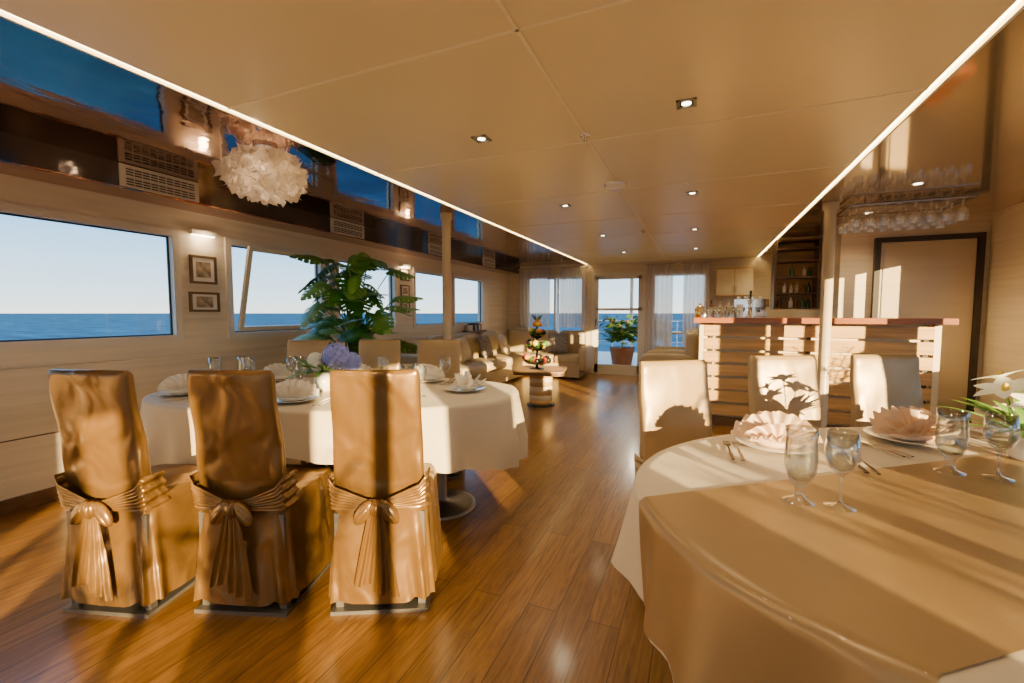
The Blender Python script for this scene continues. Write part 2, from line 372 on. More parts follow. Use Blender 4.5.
for z in (1.80,1.57,1.34): picture(5.29,z,.2,.17)
# ------------------------------------------------------------------ chandelier
mb=MB(); mb.lathe([(.07,0),(.07,-.025),(.01,-.03),(.01,-.14),(.03,-.15),(.03,-.2),(.0001,-.2)],'chrome',n=20)
for i in range(120):
    ph=math.acos(1-2*(i+.5)/120); th=i*2.39996
    n=Vector((sin(ph)*cos(th),sin(ph)*sin(th),cos(ph)))
    c=Vector((n.x*.17,n.y*.17,n.z*.085-.165))
    t=n.orthogonal().normalized(); t=Matrix.Rotation(random.uniform(0,6.28),3,n)@t; b=n.cross(t)
    tilt=random.uniform(.3,1.0)
    t2=(t*cos(tilt)+n*sin(tilt)).normalized(); n2=t2.cross(b).normalized()
    s=random.uniform(.055,.085)
    if c.z+t2.z*s>-.015: t2.z=-abs(t2.z)
    vs=[];
    for a in range(5):
        for q in range(5):
            uu=a/4; vv=(q/4-.5)*2
            w=(.35+.9*uu-.5*uu*uu)*s*.8
            p=c+t2*(uu*s*1.25)+b*(vv*w)+n2*(.03*vv*vv*s/.07+.010*sin(7*uu+3*vv+i))
            vs.append(tuple(p))
    fs=[(a*5+q,a*5+q+1,(a+1)*5+q+1,(a+1)*5+q) for a in range(4) for q in range(4)]
    mb.add(vs,fs,'shade',False)
ch=mb.obj('chandelier',(-2.50,1.97,2.27))
lamp_obj('chandelier_bulb','POINT',(0,0,-.165),10,(1,.75,.45),ch,.05)
# ------------------------------------------------------------------ chairs
def chair_mesh(S):
    mb=MB(); N=96
    def rr(hw,y0,y1,z,rad,fold,ph):
        pts=[]; cx,cy=0,(y0+y1)/2; hy=(y1-y0)/2
        for i in range(N):
            a=2*pi*i/N; e=.28
            x=hw*math.copysign(abs(cos(a))**e,cos(a)); yv=hy*math.copysign(abs(sin(a))**e,sin(a))
            f=1+fold*(sin(11*a+ph)+.6*sin(17*a+2*ph+1))
            pts.append((cx+x*f,cy+yv*f,z+ (.004*sin(9*a) if fold>.01 else 0)))
        return pts
    zs=[.055,.10,.16,.23,.30,.37,.42,.45,.468,.476]
    vs=[];
    for z in zs:
        t=max(0,(.45-z)/.4); top=max(0,(z-.44)/.036)
        vs+=rr(.200+.022*t-.012*top**2,-.02-.03*t+.0*top,.43+.02*t-.012*top**2,z,.05,.036*t**1.1,z*5)
    fs=[(j*N+i,j*N+(i+1)%N,(j+1)*N+(i+1)%N,(j+1)*N+i) for j in range(len(zs)-1) for i in range(N)]
    o=(len(zs)-1)*N
    vs.append((0,.2,.485)); fs+=[(o+i,o+(i+1)%N,len(vs)-1) for i in range(N)]
    mb.add(vs,fs,S,True)
    vs=[]; zs=[.30+i*.035 for i in range(21)]+[1.012,1.022,1.026]
    N2=64
    for z in zs:
        k=min(1,max(0,(z-1.0)/.026)); hw=.186-.01*(z-.45)/.57-.008*k**2; th=.034-.010*(z-.45)/.57; th*=(1-.55*k**2)
        cy=.028-.13*(z-.45)
        for i in range(N2):
            a=2*pi*i/N2; e=.25
            x=hw*math.copysign(abs(cos(a))**e,cos(a)); yv=th*math.copysign(abs(sin(a))**.5,sin(a))
            lo=max(0,1-(z-.45)/.35)
            wr=(.004*sin(z*23+x*20)+.006*lo*sin(x*70+z*9))*(1-k)
            vs.append((x,cy+yv+wr,z-.006*k*cos(x/.18*1.3)))
    fs=[(j*N2+i,j*N2+(i+1)%N2,(j+1)*N2+(i+1)%N2,(j+1)*N2+i) for j in range(len(zs)-1) for i in range(N2)]
    fs.append(tuple(range((len(zs)-1)*N2,len(zs)*N2)))
    mb.add(vs,fs,S,True)
    for sg in (-1,1):
        def fn(u,v,sg=sg):
            path=[(.198,.075),(.200,.02),(.196,-.022),(.17,-.034),(.09,-.04),(0,-.052)]
            q=u*5; i=min(4,int(q)); f=q-i
            x=path[i][0]*(1-f)+path[i+1][0]*f; y=path[i][1]*(1-f)+path[i+1][1]*f
            s=max(0,(u-.4)/.6); h=.055*(1-s)+.016
            zc=.515-.05*s
            z=zc+(v-.5)*2*h
            p=.007*sin(v*7*pi+ u*2)
            off=-.13*(z-.5)
            return (sg*(x+(p if u<.4 else 0)),y+off-(abs(p) if u>=.4 else 0)-.004,z)
        mb.grid(fn,20,24,S)
        T=TR(sg*.050,-.070,.445)@Matrix.Rotation(sg*.95,4,'Y')
        mb.ell((0,0,0),(.060,.018,.030),S,T)
        mb.ell((sg*.01,-.008,.0),(.045,.016,.013),S,T)
        def ft(u,v,sg=sg):
            w=.018+.034*u; L=.34 if sg>0 else .29
            x=sg*(.010+.030*u)+(v-.5)*2*w
            y=-.074-.007*sin(v*5*pi+u*3)*(.5+u)-.012*u
            z=.46-L*u-(.03*v if sg>0 else .03*(1-v))*u
            return (x,y,z)
        mb.grid(ft,10,20,S)
    mb.ell((0,-.070,.462),(.030,.024,.034),S)
    mb.ell((0.004,-.080,.460),(.013,.020,.032),S)
    for bx in [((-.20,-.045,0),(.20,.02,.016)),((-.20,.38,0),(.20,.44,.016)),((-.20,.02,0),(-.165,.38,.016)),((.165,.02,0),(.20,.38,.016))]: mb.box(*bx,'grey')
    for x in(-.17,.17):
        for y in (.0,.40): mb.box((x-.015,y-.015,.016),(x+.015,y+.015,.42),'grey')
    return mb.mesh('dining_chair')
CH=chair_mesh('satin'); CH2=chair_mesh('satin_lit')
A=math.radians(23.1)
T1=(-2.11,2.145); T2=(.885,1.594)
def loc(T,lx,ly): return (T[0]+lx*cos(A)-ly*sin(A), T[1]+lx*sin(A)+ly*cos(A))
def chair(T,lx,ly,rot,me=None):
    x,y=loc(T,lx,ly); inst(me or CH,'dining_chair',(x,y,0),A+math.radians(rot))
chair(T1,-.585,-1.01,-6); chair(T1,-.025,-1.01,-4); chair(T1,.545,-1.0,4)
chair(T1,-.62,.87,180,CH2); chair(T1,-.03,.90,178,CH2); chair(T1,.48,.88,184,CH2)
chair(T2,-.66,.93,192,CH2); chair(T2,.0,1.17,180,CH2); chair(T2,.60,1.24,178,CH2)
# ------------------------------------------------------------------ tables
def table(name,T,rot,a,b,drop,ends,runner,seed):
    n=2.25; top=.755
    def rho(x,y): return (abs(x/a)**n+abs(y/b)**n)**(1/n)
    def drape(x,y,off=0.0):
        r=rho(x,y)
        if r<=1: return (x,y,top+off)
        ex,ey=x/r,y/r; e=math.hypot(x-ex,y-ey)
        nx,ny=ex/a**2,ey/b**2; l=math.hypot(nx,ny); nx/=l;ny/=l
        th=math.atan2(ey/b,ex/a)
        k=min(1,e/.3)
        w=.028*k+ k**1.1*(.026*sin(13*th+seed)+.016*sin(21*th+2*seed)+.009*sin(34*th))
        rad=.012; 
        h=min(e,rad)*.6+w+off
        return (ex+nx*h,ey+ny*h,top-max(0,e-.004)+off*.2)
    mb=MB(); NT=260
    vs=[];rings=[0.25,.5,.75,.9,.97,1.0]
    def E(th): 
        c,s_=cos(th),sin(th); r=(abs(c/a)**n+abs(s_/b)**n)**(-1/n); return r*c,r*s_
    vs.append((0,0,top))
    for r in rings:
        for i in range(NT):
            x,y=E(2*pi*i/NT); vs.append((x*r,y*r,top))
    K=12
    for j in range(1,K+1):
        for i in range(NT):
            th=2*pi*i/NT; x,y=E(th); L=math.hypot(x,y)
            d=drop+ends*abs(cos(th))**3+.012*sin(5*th+seed)
            e=d*(j/K)**1.3; f=1+e/L
            vs.append(drape(x*f,y*f))
    fs=[(0,1+i,1+(i+1)%NT) for i in range(NT)]
    R=len(rings)+K
    fs+=[(1+j*NT+i,1+(j+1)*NT+i,1+(j+1)*NT+(i+1)%NT,1+j*NT+(i+1)%NT) for j in range(R-1) for i in range(NT)]
    mb.add(vs,fs,'cloth',True)
    def prof(z0,z1,f,mat):
        pts=[E(2*pi*i/64) for i in range(64)]
        v=[(x*f,y*f,z0) for x,y in pts]+[(x*f,y*f,z1) for x,y in pts]
        mb.add(v,[tuple(range(63,-1,-1)),tuple(range(64,128))]+[(i,(i+1)%64,64+(i+1)%64,64+i) for i in range(64)],mat)
    prof(.72,.75,.97,'brownw')
    for px in (-a*.56,a*.56):
        mb.lathe([(.23,0),(.23,.012),(.20,.02),(.05,.035),(.04,.05),(.04,.70),(.12,.72)],'grey',(px,0,0),32)
    if runner:
        phi,t0,t1=runner
        U,V=150,30; vs=[]
        dirx,diry=cos(phi),sin(phi)
        def ext(t,sg):
            s=0
            while True:
                s+=.004; x=sg*s*dirx-t*diry; y=sg*s*diry+t*dirx; r=rho(x,y)
                if r>1 and math.hypot(x,y)*(1-1/r)>drop-.015: return sg*s
        for j in range(V+1):
            t=t0+(t1-t0)*j/V; s0,s1=ext(t,-1),ext(t,1)
            for i in range(U+1):
                s=s0+(s1-s0)*i/U
                vs.append(drape(s*dirx-t*diry,s*diry+t*dirx,.004))
        w=U+1
        mb.add(vs,[(j*w+i,j*w+i+1,(j+1)*w+i+1,(j+1)*w+i) for j in range(V) for i in range(U)],'runner',True)
    o=mb.obj(name,(T[0],T[1],0),A+rot)
    return o
table('dining_table',T1,0,1.13,.60,.25,.18,None,1.0)
table('dining_table',T2,math.radians(5),1.09,.76,.27,.0,(math.radians(10),-.31,.31),2.4)
TZ=.757
# ------------------------------------------------------------------ tableware
def glass_mesh(kind):
    mb=MB()
    if kind=='wine':
        p=[(.034,0),(.034,.003),(.008,.008),(.004,.02),(.004,.075),(.008,.085),(.026,.10),(.037,.125),(.038,.15),(.033,.195),(.032,.195),(.036,.15),(.035,.127),(.024,.104),(.0005,.09)]
    elif kind=='goblet':
        p=[(.038,0),(.038,.004),(.014,.012),(.010,.03),(.014,.045),(.026,.058),(.036,.085),(.038,.12),(.035,.165),(.0375,.195),(.0365,.195),(.034,.165),(.036,.12),(.034,.087),(.024,.062),(.0005,.052)]
    mb.lathe(p,'crystal',n=32,cap=False)
    return mb.mesh('wine_glass')
GW,GG=glass_mesh('wine'),glass_mesh('goblet')
def put(me,name,T,lx,ly,z=TZ,rot=0):
    x,y=loc(T,lx,ly); return inst(me,name,(x,y,z),A+rot)
put(GG,'wine_glass',T2,-.69,-.0,TZ+.003); put(GW,'wine_glass',T2,-.61,-.035,TZ+.003)
put(GG,'wine_glass',T2,-.09,.21,TZ+.003); put(GW,'wine_glass',T2,.005,.16,TZ+.003)
for lx,ly in [(-.9,.14),(-.66,.12),(-.42,.22),(.22,.20),(.56,-.23),(.64,.2)]: put(GW,'wine_glass',T1,lx,ly)
put(GG,'wine_glass',T1,.49,-.27); put(GG,'wine_glass',T1,-.34,.17); put(GG,'wine_glass',T1,-.74,.20)
def place_setting(nap,k=1.0):
    mb=MB()
    mb.lathe([(.0001,.004),(.075,.004),(.085,.007),(.13,.018),(.132,.020),(.128,.020),(.085,.011),(.0001,.010)],'white',n=40,cap=False)
    def fan(rad,zl,ang,sc,yo,lean):
        def fn(u,v):
            a=-ang+2*ang*u; r=k*rad*(.18+.82*v)*sc*(1-.05*math.cos(a*2))
            pl=.010*v*sin(u*8*2*pi)
            x=r*sin(a)*1.05; h=r*cos(a)
            return (x, yo+h*sin(lean)+pl*cos(lean)+.0, zl+.012+max(0,h)*cos(lean)*.9+pl*sin(lean)+.005)
        mb.grid(fn,132,8,nap,smooth=True)
    fan(.125,.01,1.5,1.0,-.02,.75); fan(.120,.01,1.45,.97,-.03,.2); fan(.112,.008,1.35,.93,-.045,-.5); fan(.11,.008,1.2,.9,-.055,-1.0)
    mb.ell((0,-.02,.028),(.085,.06,.022),nap)
    return mb.mesh('napkin_on_plate')
PW,PP=place_setting('napkin'),place_setting('peach',1.08)
for lx,ly,r in [(-.12,-.36,.1),(-.90,-.14,.3),(.48,.36,3.0),(-.62,.40,3.2),(-.06,.44,3.1),(.80,-.02,1.5)]: put(PW,'napkin_on_plate',T1,lx,ly,TZ,r)
for lx,ly,r in [(-.48,.46,-.3),(.08,.55,.1),(.54,.60,-.1)]: put(PP,'napkin_on_plate',T2,lx,ly,TZ+.004,r)
def cutlery():
    mb=MB()
    def strip(pts,mat='chrome',z=.004):
        vs=[];fs=[]
        for (y,w,x) in pts: vs+=[(x-w,y,z),(x+w,y,z),(x-w,y,z-.003),(x+w,y,z-.003)]
        for i in range(len(pts)-1):
            a=i*4; b=a+4
            fs+=[(a,a+1,b+1,b),(a+2,b+2,b+3,a+3),(a,b,b+2,a+2),(a+1,a+3,b+3,b+1)]
        mb.add(vs,fs,mat)
    for x in (-.165,-.195):
        strip([(-.12,.005,x),(-.06,.006,x),(0,.003,x),(.03,.003,x),(.045,.011,x),(.06,.012,x)])
        for q in (-.0095,-.003,.0035,.0095): strip([(.06,.0017,x+q),(.10,.0013,x+q)])
    x=.17; strip([(-.12,.007,x),(-.05,.008,x),(0,.005,x),(.01,.008,x),(.07,.010,x),(.11,.002,x+.006)])
    x=.20; strip([(-.12,.005,x),(-.06,.006,x),(0,.003,x),(.05,.003,x)]); mb.ell((x,.075,.004),(.018,.028,.004),'chrome')
    return mb.mesh('cutlery_set')
CU=cutlery()
for lx,ly,r in [(-.48,.36,-.35),(.08,.46,.0),(.54,.48,-.1)]: put(CU,'cutlery_set',T2,lx,ly,TZ+.006,r)
for lx,ly,r in [(-.12,-.38,0),(-.86,-.14,-.9),(.48,.36,3.1)]: put(CU,'cutlery_set',T1,lx,ly,TZ+.002,r)
# ------------------------------------------------------------------ plants
def leaf_monstera(mb,base,dirv,up,size,mat='leaf'):
    d=Vector(dirv).normalized(); up=Vector(up); s=d.cross(up).normalized(); n=s.cross(d).normalized()
    base=Vector(base)
    def P(t,w):
        return tuple(base+d*(t*size)+s*(w*size)+n*(-.22*t*t*size-.25*abs(w)*abs(w)*size*1.4+.02*size*sin(8*t)))
    def wid(t): return .52*max(0,sin(pi*min(1,(t+.22)/1.22)**.75))**.8
    for sg in (-1,1):
        K=6
        for k in range(K):
            t0=k/K; t1=(k+1)/K
            w0,w1=wid(t0),wid(t1)
            a,b=P(t0,0),P(t1,0); i0=P(t0,sg*w0*.5);i1=P(t1,sg*w1*.5)
            mb.add([a,b,i1,i0],[(0,1,2,3)],mat,True)
            g=.22/K
            if k==K-1: mb.add([i0,i1,P(1.02,0)],[(0,1,2)],mat,True); 
            sh=.08
            mb.add([i0,P(t1-g,sg*w1*.5),P(t1-g+sh,sg*w1*.97),P((t0+t1)/2+sh,sg*(w0+w1)/2*1.02),P(t0+sh*.7,sg*w0*.95)],[(0,1,2,3,4)],mat,True)
        mb.add([P(0,0),P(0,sg*wid(0)*.5),P(.05,sg*wid(0)*.95),P(-.12,sg*.36),P(-.2,sg*.2),P(-.12,sg*.05)],[(0,1,2,3,4,5)],mat,True)
def simple_leaf(mb,base,dirv,up,L,W,mat,bend=.3):
    d=Vector(dirv).normalized(); s=d.cross(Vector(up)).normalized(); n=s.cross(d)
    vs=[];K=6
    for i in range(K+1):
        t=i/K; w=W*sin(pi*min(.999,t*.93+.05))**.8; c=Vector(base)+d*(t*L)-n*(bend*t*t*L)
        vs+=[tuple(c-s*w+n*.15*w),tuple(c),tuple(c+s*w+n*.15*w)]
    fs=[];
    for i in range(K): a=i*3; fs+=[(a,a+1,a+4,a+3),(a+1,a+2,a+5,a+4)]
    mb.add(vs,fs,mat,True)
random.seed(11)
PX=-3.20
mb=MB(); mb.lathe([(.15,0),(.20,.40),(.215,.42),(.215,.45),(.19,.45),(.18,.42),(.0001,.42)],'white',n=32)
mb.lathe([(.18,.421),(.0001,.425)],'soil',n=24,cap=False)
for i in range(62):
    a=random.uniform(-2.0,2.0)-.9; h=.72+1.10*((i+.5)/62); r=random.uniform(.06,.36)*(1.15-.35*abs((h-1.3)/.6))
    tip=Vector((max(-.42,r*cos(a)),r*sin(a)*1.25,h))
    st=Vector((random.uniform(-.08,.08),random.uniform(-.08,.08),.42)); mid=Vector((tip.x*.35,tip.y*.35,.42+(h-.42)*.7))
    mb.tube([st,(st+mid)/2+Vector((0,0,.03)),mid,(mid+tip)/2+Vector((0,0,.03)),tip],.006,'stem',6)
    out=Vector((cos(a),sin(a),random.uniform(-.9,.2)))
    sz=random.uniform(.20,.33)
    if XL+.08>PX+tip.x+out.x*sz: out.x=abs(out.x)
    leaf_monstera(mb,tip,out,(cos(a)*.7+random.uniform(-.5,.5),sin(a)*.7+random.uniform(-.5,.5),1),sz,'leaf' if random.random()<.5 else 'leaf2')
mb.obj('potted_monstera',(PX,3.50,0))
def floret(mb,c,n,s,mat,k=4):
    n=Vector(n).normalized(); t=n.orthogonal().normalized(); b=n.cross(t); c=Vector(c)
    r=random.uniform(0,2)
    for i in range(k):
        a=r+2*pi*i/k; d=t*cos(a)+b*sin(a); q=n.cross(d)
        mb.add([tuple(c),tuple(c+d*s*.6+q*s*.45+n*s*.1),tuple(c+d*s*1.1+n*s*.15),tuple(c+d*s*.6-q*s*.45+n*s*.1)],[(0,1,2,3)],mat)
mb=MB(); mb.lathe([(.03,0),(.05,.01),(.066,.05),(.062,.085),(.042,.11),(.046,.125),(.04,.125),(.036,.108),(.0001,.10)],'white',n=32)
for (c,R,m) in [((.085,-.02,.225),.085,'hyd'),((.15,.05,.18),.065,'hyd'),((-.05,-.01,.20),.045,'petal'),((-.09,.04,.175),.035,'petal'),((0,.06,.21),.045,'petal'),((-.02,-.06,.165),.03,'petal')]:
    mb.ell(c,(R*.85,)*3,m)
    for i in range(90):
        z=1-2*(i+.5)/90; r=math.sqrt(1-z*z); th=i*2.4; n=Vector((r*cos(th),r*sin(th),z)); floret(mb,Vector(c)+n*R*.95,n,.017,m)
    mb.tube([(0,0,.09),(c[0]*.6,c[1]*.6,.13),c],.003,'stem',5)
for i in range(26):
    a=random.uniform(0,6.28); simple_leaf(mb,(.03*cos(a),.03*sin(a),.12),(cos(a),sin(a),random.uniform(.1,1.2)),(0,0,1),random.uniform(.12,.22),.022,'leaf2')
x,y=loc(T1,-.09,-.03); mb.obj('flower_vase',(x,y,TZ-.001),A)
mb=MB(); mb.lathe([(.05,0),(.055,.01),(.05,.08),(.055,.10),(.048,.10),(.045,.08),(.0001,.07)],'white',n=28)
for i in range(34):
    a=random.uniform(0,6.28); simple_leaf(mb,(.02*cos(a),.02*sin(a),.08),(cos(a),sin(a),random.uniform(.35,1.3)),(0,0,1),random.uniform(.15,.24),.018,'leaf2',.35)
for (cx,cy,cz) in [(-.10,.0,.23),(-.04,.07,.26),(.06,-.03,.23),(-.06,-.07,.19),(.10,.08,.20)]:
    n=Vector((cx*4,cy*4,.8)).normalized(); t=n.orthogonal().normalized(); b=n.cross(t)
    for k6 in range(6):
        a=k6*pi/3; d=t*cos(a)+b*sin(a); simple_leaf(mb,(cx,cy,cz),tuple(d+n*.5),tuple(n),.08,.022,'petal',.3)
    mb.ell((cx,cy,cz+.01),(.010,.010,.018),'yellow'); mb.tube([(0,0,.07),(cx*.6,cy*.6,.13),(cx,cy,cz)],.003,'stem',5)
x,y=loc(T2,.30,.33); mb.obj('lily_vase',(x,y,TZ+.004),A)
# ------------------------------------------------------------------ sofa corner
mb=MB()
def seat(x0,y0,x1,y1):
    mb.rbox(((x0+x1)/2,(y0+y1)/2,.36),((x1-x0)/2-.003,(y1-y0)/2-.003,.09),'sofa')
mb.box((-3.90,4.75,.04),(-3.14,8.0,.30),'sofa'); mb.box((-3.90,8.0,.04),(-2.05,8.70,.30),'sofa')
for i in range(4): seat(-3.75,4.78+i*.805,-3.10,4.78+(i+1)*.805)
for i in range(2): seat(-3.12+i*.54,8.02,-3.12+(i+1)*.54,8.62)
seat(-3.75,8.02,-3.12,8.62)
for i in range(4):
    y0=4.78+i*.805; mb.rbox((-3.79,y0+.4,.64),(.10,.395,.26),'sofa',T=None)
for i in range(3): mb.rbox((-3.50+i*.56,8.70,.64),(.275,.09,.26),'sofa')
mb.rbox((-3.46,4.70,.42),(.42,.09,.30),'sofa'); mb.rbox((-2.00,8.36,.38),(.08,.38,.24),'sofa')
mb.obj('corner_sofa',(0,0,0))
def cushion(x,y,z,rz,tilt,s=.21,m='cush'):
    mb=MB()
    def fn(sg):
        def f(u,v):
            a=(u-.5)*2;b=(v-.5)*2; e=(1-a**4)*(1-b**4)
            k=1-.07*(1-abs(a))*abs(b)-.07*(1-abs(b))*abs(a)
            return (a*s*k,sg*.07*max(0,e)**.5,b*s*k)
        return f
    mb.grid(fn(1),16,16,m); mb.grid(fn(-1),16,16,m)
    o=mb.obj('throw_cushion',(x,y,z)); o.rotation_euler=(tilt,0,rz)
cushion(-3.58,5.25,.65,pi/2+.2,-.3); cushion(-3.56,5.75,.65,pi/2-.2,-.3,m='cush2'); cushion(-3.56,6.3,.65,pi/2+.1,-.3); cushion(-3.54,7.1,.65,pi/2+.1,-.3,m='cush2'); cushion(-3.45,7.7,.65,pi/2+.6,-.3); cushion(-2.6,8.45,.65,.1,-.3,m='cush2')
mb=MB(); T=TR(-1.97,5.62,0)
mb.lathe([(.19,0),(.19,.02),(.17,.025)],'black',n=36,T=T)
for i,m in enumerate(['slat','barback','slat','barback','slat','barback','slat']): mb.lathe([(.15,.025+i*.06),(.156,.03+i*.06),(.156,.08+i*.06),(.15,.085+i*.06)],m,n=36,T=T)
def slab(z0,z1,hx,hy,mat,e=.25):
    n=64; P=[(hx*math.copysign(abs(cos(2*pi*i/n))**e,cos(2*pi*i/n)),hy*math.copysign(abs(sin(2*pi*i/n))**e,sin(2*pi*i/n))) for i in range(n)]
    v=[(x,y,z0) for x,y in P]+[(x,y,z1) for x,y in P]
    mb.add(v,[tuple(range(n-1,-1,-1)),tuple(range(n,2*n))]+[(i,(i+1)%n,n+(i+1)%n,n+i) for i in range(n)],mat,False,T@RZ(.2))
slab(.445,.485,.34,.34,'brownw'); slab(.485,.495,.34,.34,'slat')
mb.obj('coffee_table')
mb=MB(); mb.lathe([(.10,0),(.10,.01),(.02,.02),(.015,.10),(.015,.60),(.0001,.61)],'black',n=24)
for z,r in [(.05,.19),(.24,.15),(.41,.115)]:
    mb.lathe([(.02,z),(r*.7,z+.02),(r,z+.06),(r*1.02,z+.065),(r*.96,z+.062),(r*.65,z+.028),(.02,z+.012)],'black',n=32,cap=False)
    n=int(r*90)
    for i in range(n):
        a=2*pi*i/n+random.uniform(-.2,.2); rr=r*random.uniform(.55,.9); q=random.uniform(.032,.045)
        mb.ell((rr*cos(a),rr*sin(a),z+.075+random.uniform(-.01,.05)),(q,q,q),random.choice(['orange','yellow','black','leaf','leaf','black','red']))
    for i in range(12):
        a=random.uniform(0,6.28); simple_leaf(mb,(r*.6*cos(a),r*.6*sin(a),z+.08),(cos(a),sin(a),.3),(0,0,1),.12,.026,'leaf')
for i in range(6): 
    a=i*1.05; mb.ell((.04*cos(a),.04*sin(a),.60),(.032,.032,.032),random.choice(['orange','yellow']))
mb.ell((0,0,.645),(.035,.035,.04),'orange')
for i in range(14):
    a=i*2.4; simple_leaf(mb,(0,0,.63),(cos(a)*.6,sin(a)*.6,1),(sin(a),-cos(a),.2),.12,.012,'leaf',.3)
mb.obj('fruit_stand',(-2.02,5.6,.495))
def armchair(x,y,rz):
    mb=MB(); mb.box((-.40,-.36,.05),(.40,.36,.28),'sofa'); mb.rbox((0,.03,.36),(.30,.36,.10),'sofa')
    mb.rbox((-.35,0,.36),(.075,.40,.27),'sofa'); mb.rbox((.35,0,.36),(.075,.40,.27),'sofa'); mb.rbox((0,-.34,.60),(.40,.09,.38),'sofa')
    for a in (-.33,.33):
        for b in (-.3,.3): mb.cyl((a,b),.02,0,.05,'brownw',12)
    mb.obj('armchair',(x,y,0),rz)
armchair(-.45,7.45,pi/2); armchair(-.43,8.32,pi/2)
def curtain(x0,x1,y,z0,z1):
    mb=MB(); n=int((x1-x0)*14)
    mb.grid(lambda u,v:(x0+(x1-x0)*u,y+.03*sin(u*n*2*pi)*(.6+.4*(1-v))+.01*sin(u*n*5),z0+(z1-z0)*v),n*12,6,'curtain')
    mb.tube([(x0-.03,y,z1+.005),(x1+.03,y,z1+.005)],.012,'steel',8)
    mb.obj('curtain')
curtain(-3.62,-2.92,YF-.12,.95,2.18); curtain(-2.70,-2.12,YF-.12,.95,2.18)
curtain(-.95,-.48,YF-.1,.3,2.18); curtain(-.30,.14,YF-.1,.3,2.18)
# ------------------------------------------------------------------ bar
mb=MB(); BY=5.35; BX=2.08
mb.box((.02,BY+.04,0),(BX-.02,BY+.08,1.14),'barback')
mb.box((.0,BY,0),(.05,BY+.50,1.14),'barback'); mb.box((BX-.05,BY,0),(BX,BY+.50,1.14),'barback')
mb.box((.05,BY+.01,0),(BX-.05,BY+.04,.10),'brownw')
for i in range(7):
    z=.125+i*.146; mb.box((.05,BY-.005,z),(BX-.05,BY+.025,z+.118),'slat')
for xx in (.10,1.02,BX-.12): mb.box((xx,BY+.02,.1),(xx+.04,BY+.045,1.13),'slot')
mb.box((-.06,BY-.14,1.145),(BX+.06,BY+.50,1.20),'cherry')
mb.box((.05,BY+.30,.85),(BX-.05,BY+.60,.88),'steel')
mb.obj('bar_counter')
mb=MB()
X0,X1,Y0,Y1=1.24,2.10,4.95,5.50; ZR=2.225
for x in (X0,X1): mb.tube([(x,Y0,ZR),(x,Y1,ZR)],.012,'chrome')
for y in (Y0,Y1): mb.tube([(X0,y,ZR),(X1,y,ZR)],.012,'chrome')
for x in (X0+.1,X1-.1):
    for y in (Y0,Y1): mb.tube([(x,y,ZR),(x,y,2.268)],.006,'chrome')
for i in range(8):
    x=X0+.06+i*.106; mb.tube([(x-.012,Y0,ZR),(x-.012,Y1,ZR)],.004,'chrome',6); mb.tube([(x+.012,Y0,ZR),(x+.012,Y1,ZR)],.004,'chrome',6)
    for j in range(3):
        y=Y0+.08+j*.19
        T=TR(x,y,ZR+.006)@Matrix.Rotation(pi,4,'X')
        mb.lathe([(.034,-.003),(.034,0),(.008,.006),(.006,.07),(.022,.085),(.040,.115),(.041,.15),(.034,.19)],'rackglass',n=16,T=T,cap=False)
mb.obj('hanging_glass_rack')
def bottle(mb,x,y,z,h,r,mat):
    mb.lathe([(r,0),(r,h*.58),(r*.8,h*.66),(r*.35,h*.74),(r*.32,h*.96),(r*.38,h*.965),(r*.38,h)],mat,(x,y,z),16)
random.seed(3)
mb=MB()
for i in range(6):
    x=.04+i*.068; mb.lathe([(.028,0),(.035,.12),(.033,.12),(.026,.006)],'rackglass',(x,5.42+.06*(i%2),1.2),16)
bottle(mb,.12,5.70,1.2,.20,.035,'amber'); bottle(mb,.22,5.74,1.2,.18,.035,'cbot'); bottle(mb,.30,5.62,1.2,.2,.03,'cbot')
mb.lathe([(.05,0),(.055,.01),(.06,.10),(.03,.13),(.012,.14),(.014,.16),(.0001,.165)],'gold',(.0,5.60,1.2),24)
for i in range(4): mb.lathe([(.035,0),(.04,.05),(.036,.05),(.03,.008)],'white',(.40,5.50,1.2+i*.032),18)
mb.obj('bar_glasses_and_bottles')
mb=MB(); mb.lathe([(.05,0),(.05,.01),(.025,.02),(.022,.16),(.03,.19),(.03,.21),(.0001,.215)],'chrome',(0,0,0),24)
mb.tube([(0,0,.15),(0,-.08,.15),(0,-.10,.13),(0,-.10,.09)],.010,'chrome'); mb.tube([(0,0,.2),(0,-.02,.30)],[.008,.014],'black'); mb.obj('beer_tap',(.52,5.65,1.2))
mb=MB()
mb.box((.45,7.6,0),(1.44,8.05,.92),'brownw'); mb.box((.43,7.56,.92),(1.44,8.07,.96),'cherry')
for i in range(3): mb.box((.48+i*.32,7.585,.08),(.77+i*.32,7.6,.86),'frame'); mb.box((.70+i*.32,7.57,.5),(.715+i*.32,7.585,.62),'steel')
mb.obj('back_bar_cabinet')
mb=MB(); X0,X1,Yb=.92,1.44,6.95
mb.box((X0,Yb,1.30),(X0+.025,Yb+.3,2.24),'brownw'); mb.box((X1-.025,Yb,1.30),(X1,Yb+.3,2.24),'brownw'); mb.box((X0,Yb+.28,1.30),(X1,Yb+.3,2.24),'slat')
for z in (1.30,1.50,1.72,1.94,2.10,2.215):
    mb.box((X0+.025,Yb,z),(X1-.025,Yb+.28,z+.022),'brownw')
    if z<1.8:
        for i in range(6):
            if random.random()<.6: bottle(mb,X0+.075+i*.07,Yb+.10+.05*(i%2),z+.022,random.uniform(.12,.16),.025,random.choice(['cbot','amber','amber','gbot','white']))
mb.obj('bottle_shelf')
mb=MB(); mb.box((.25,8.78,1.55),(.85,9.0,2.05),'slat'); mb.box((.26,8.77,1.57),(.545,8.785,2.03),'barback'); mb.box((.555,8.77,1.57),(.84,8.785,2.03),'barback')
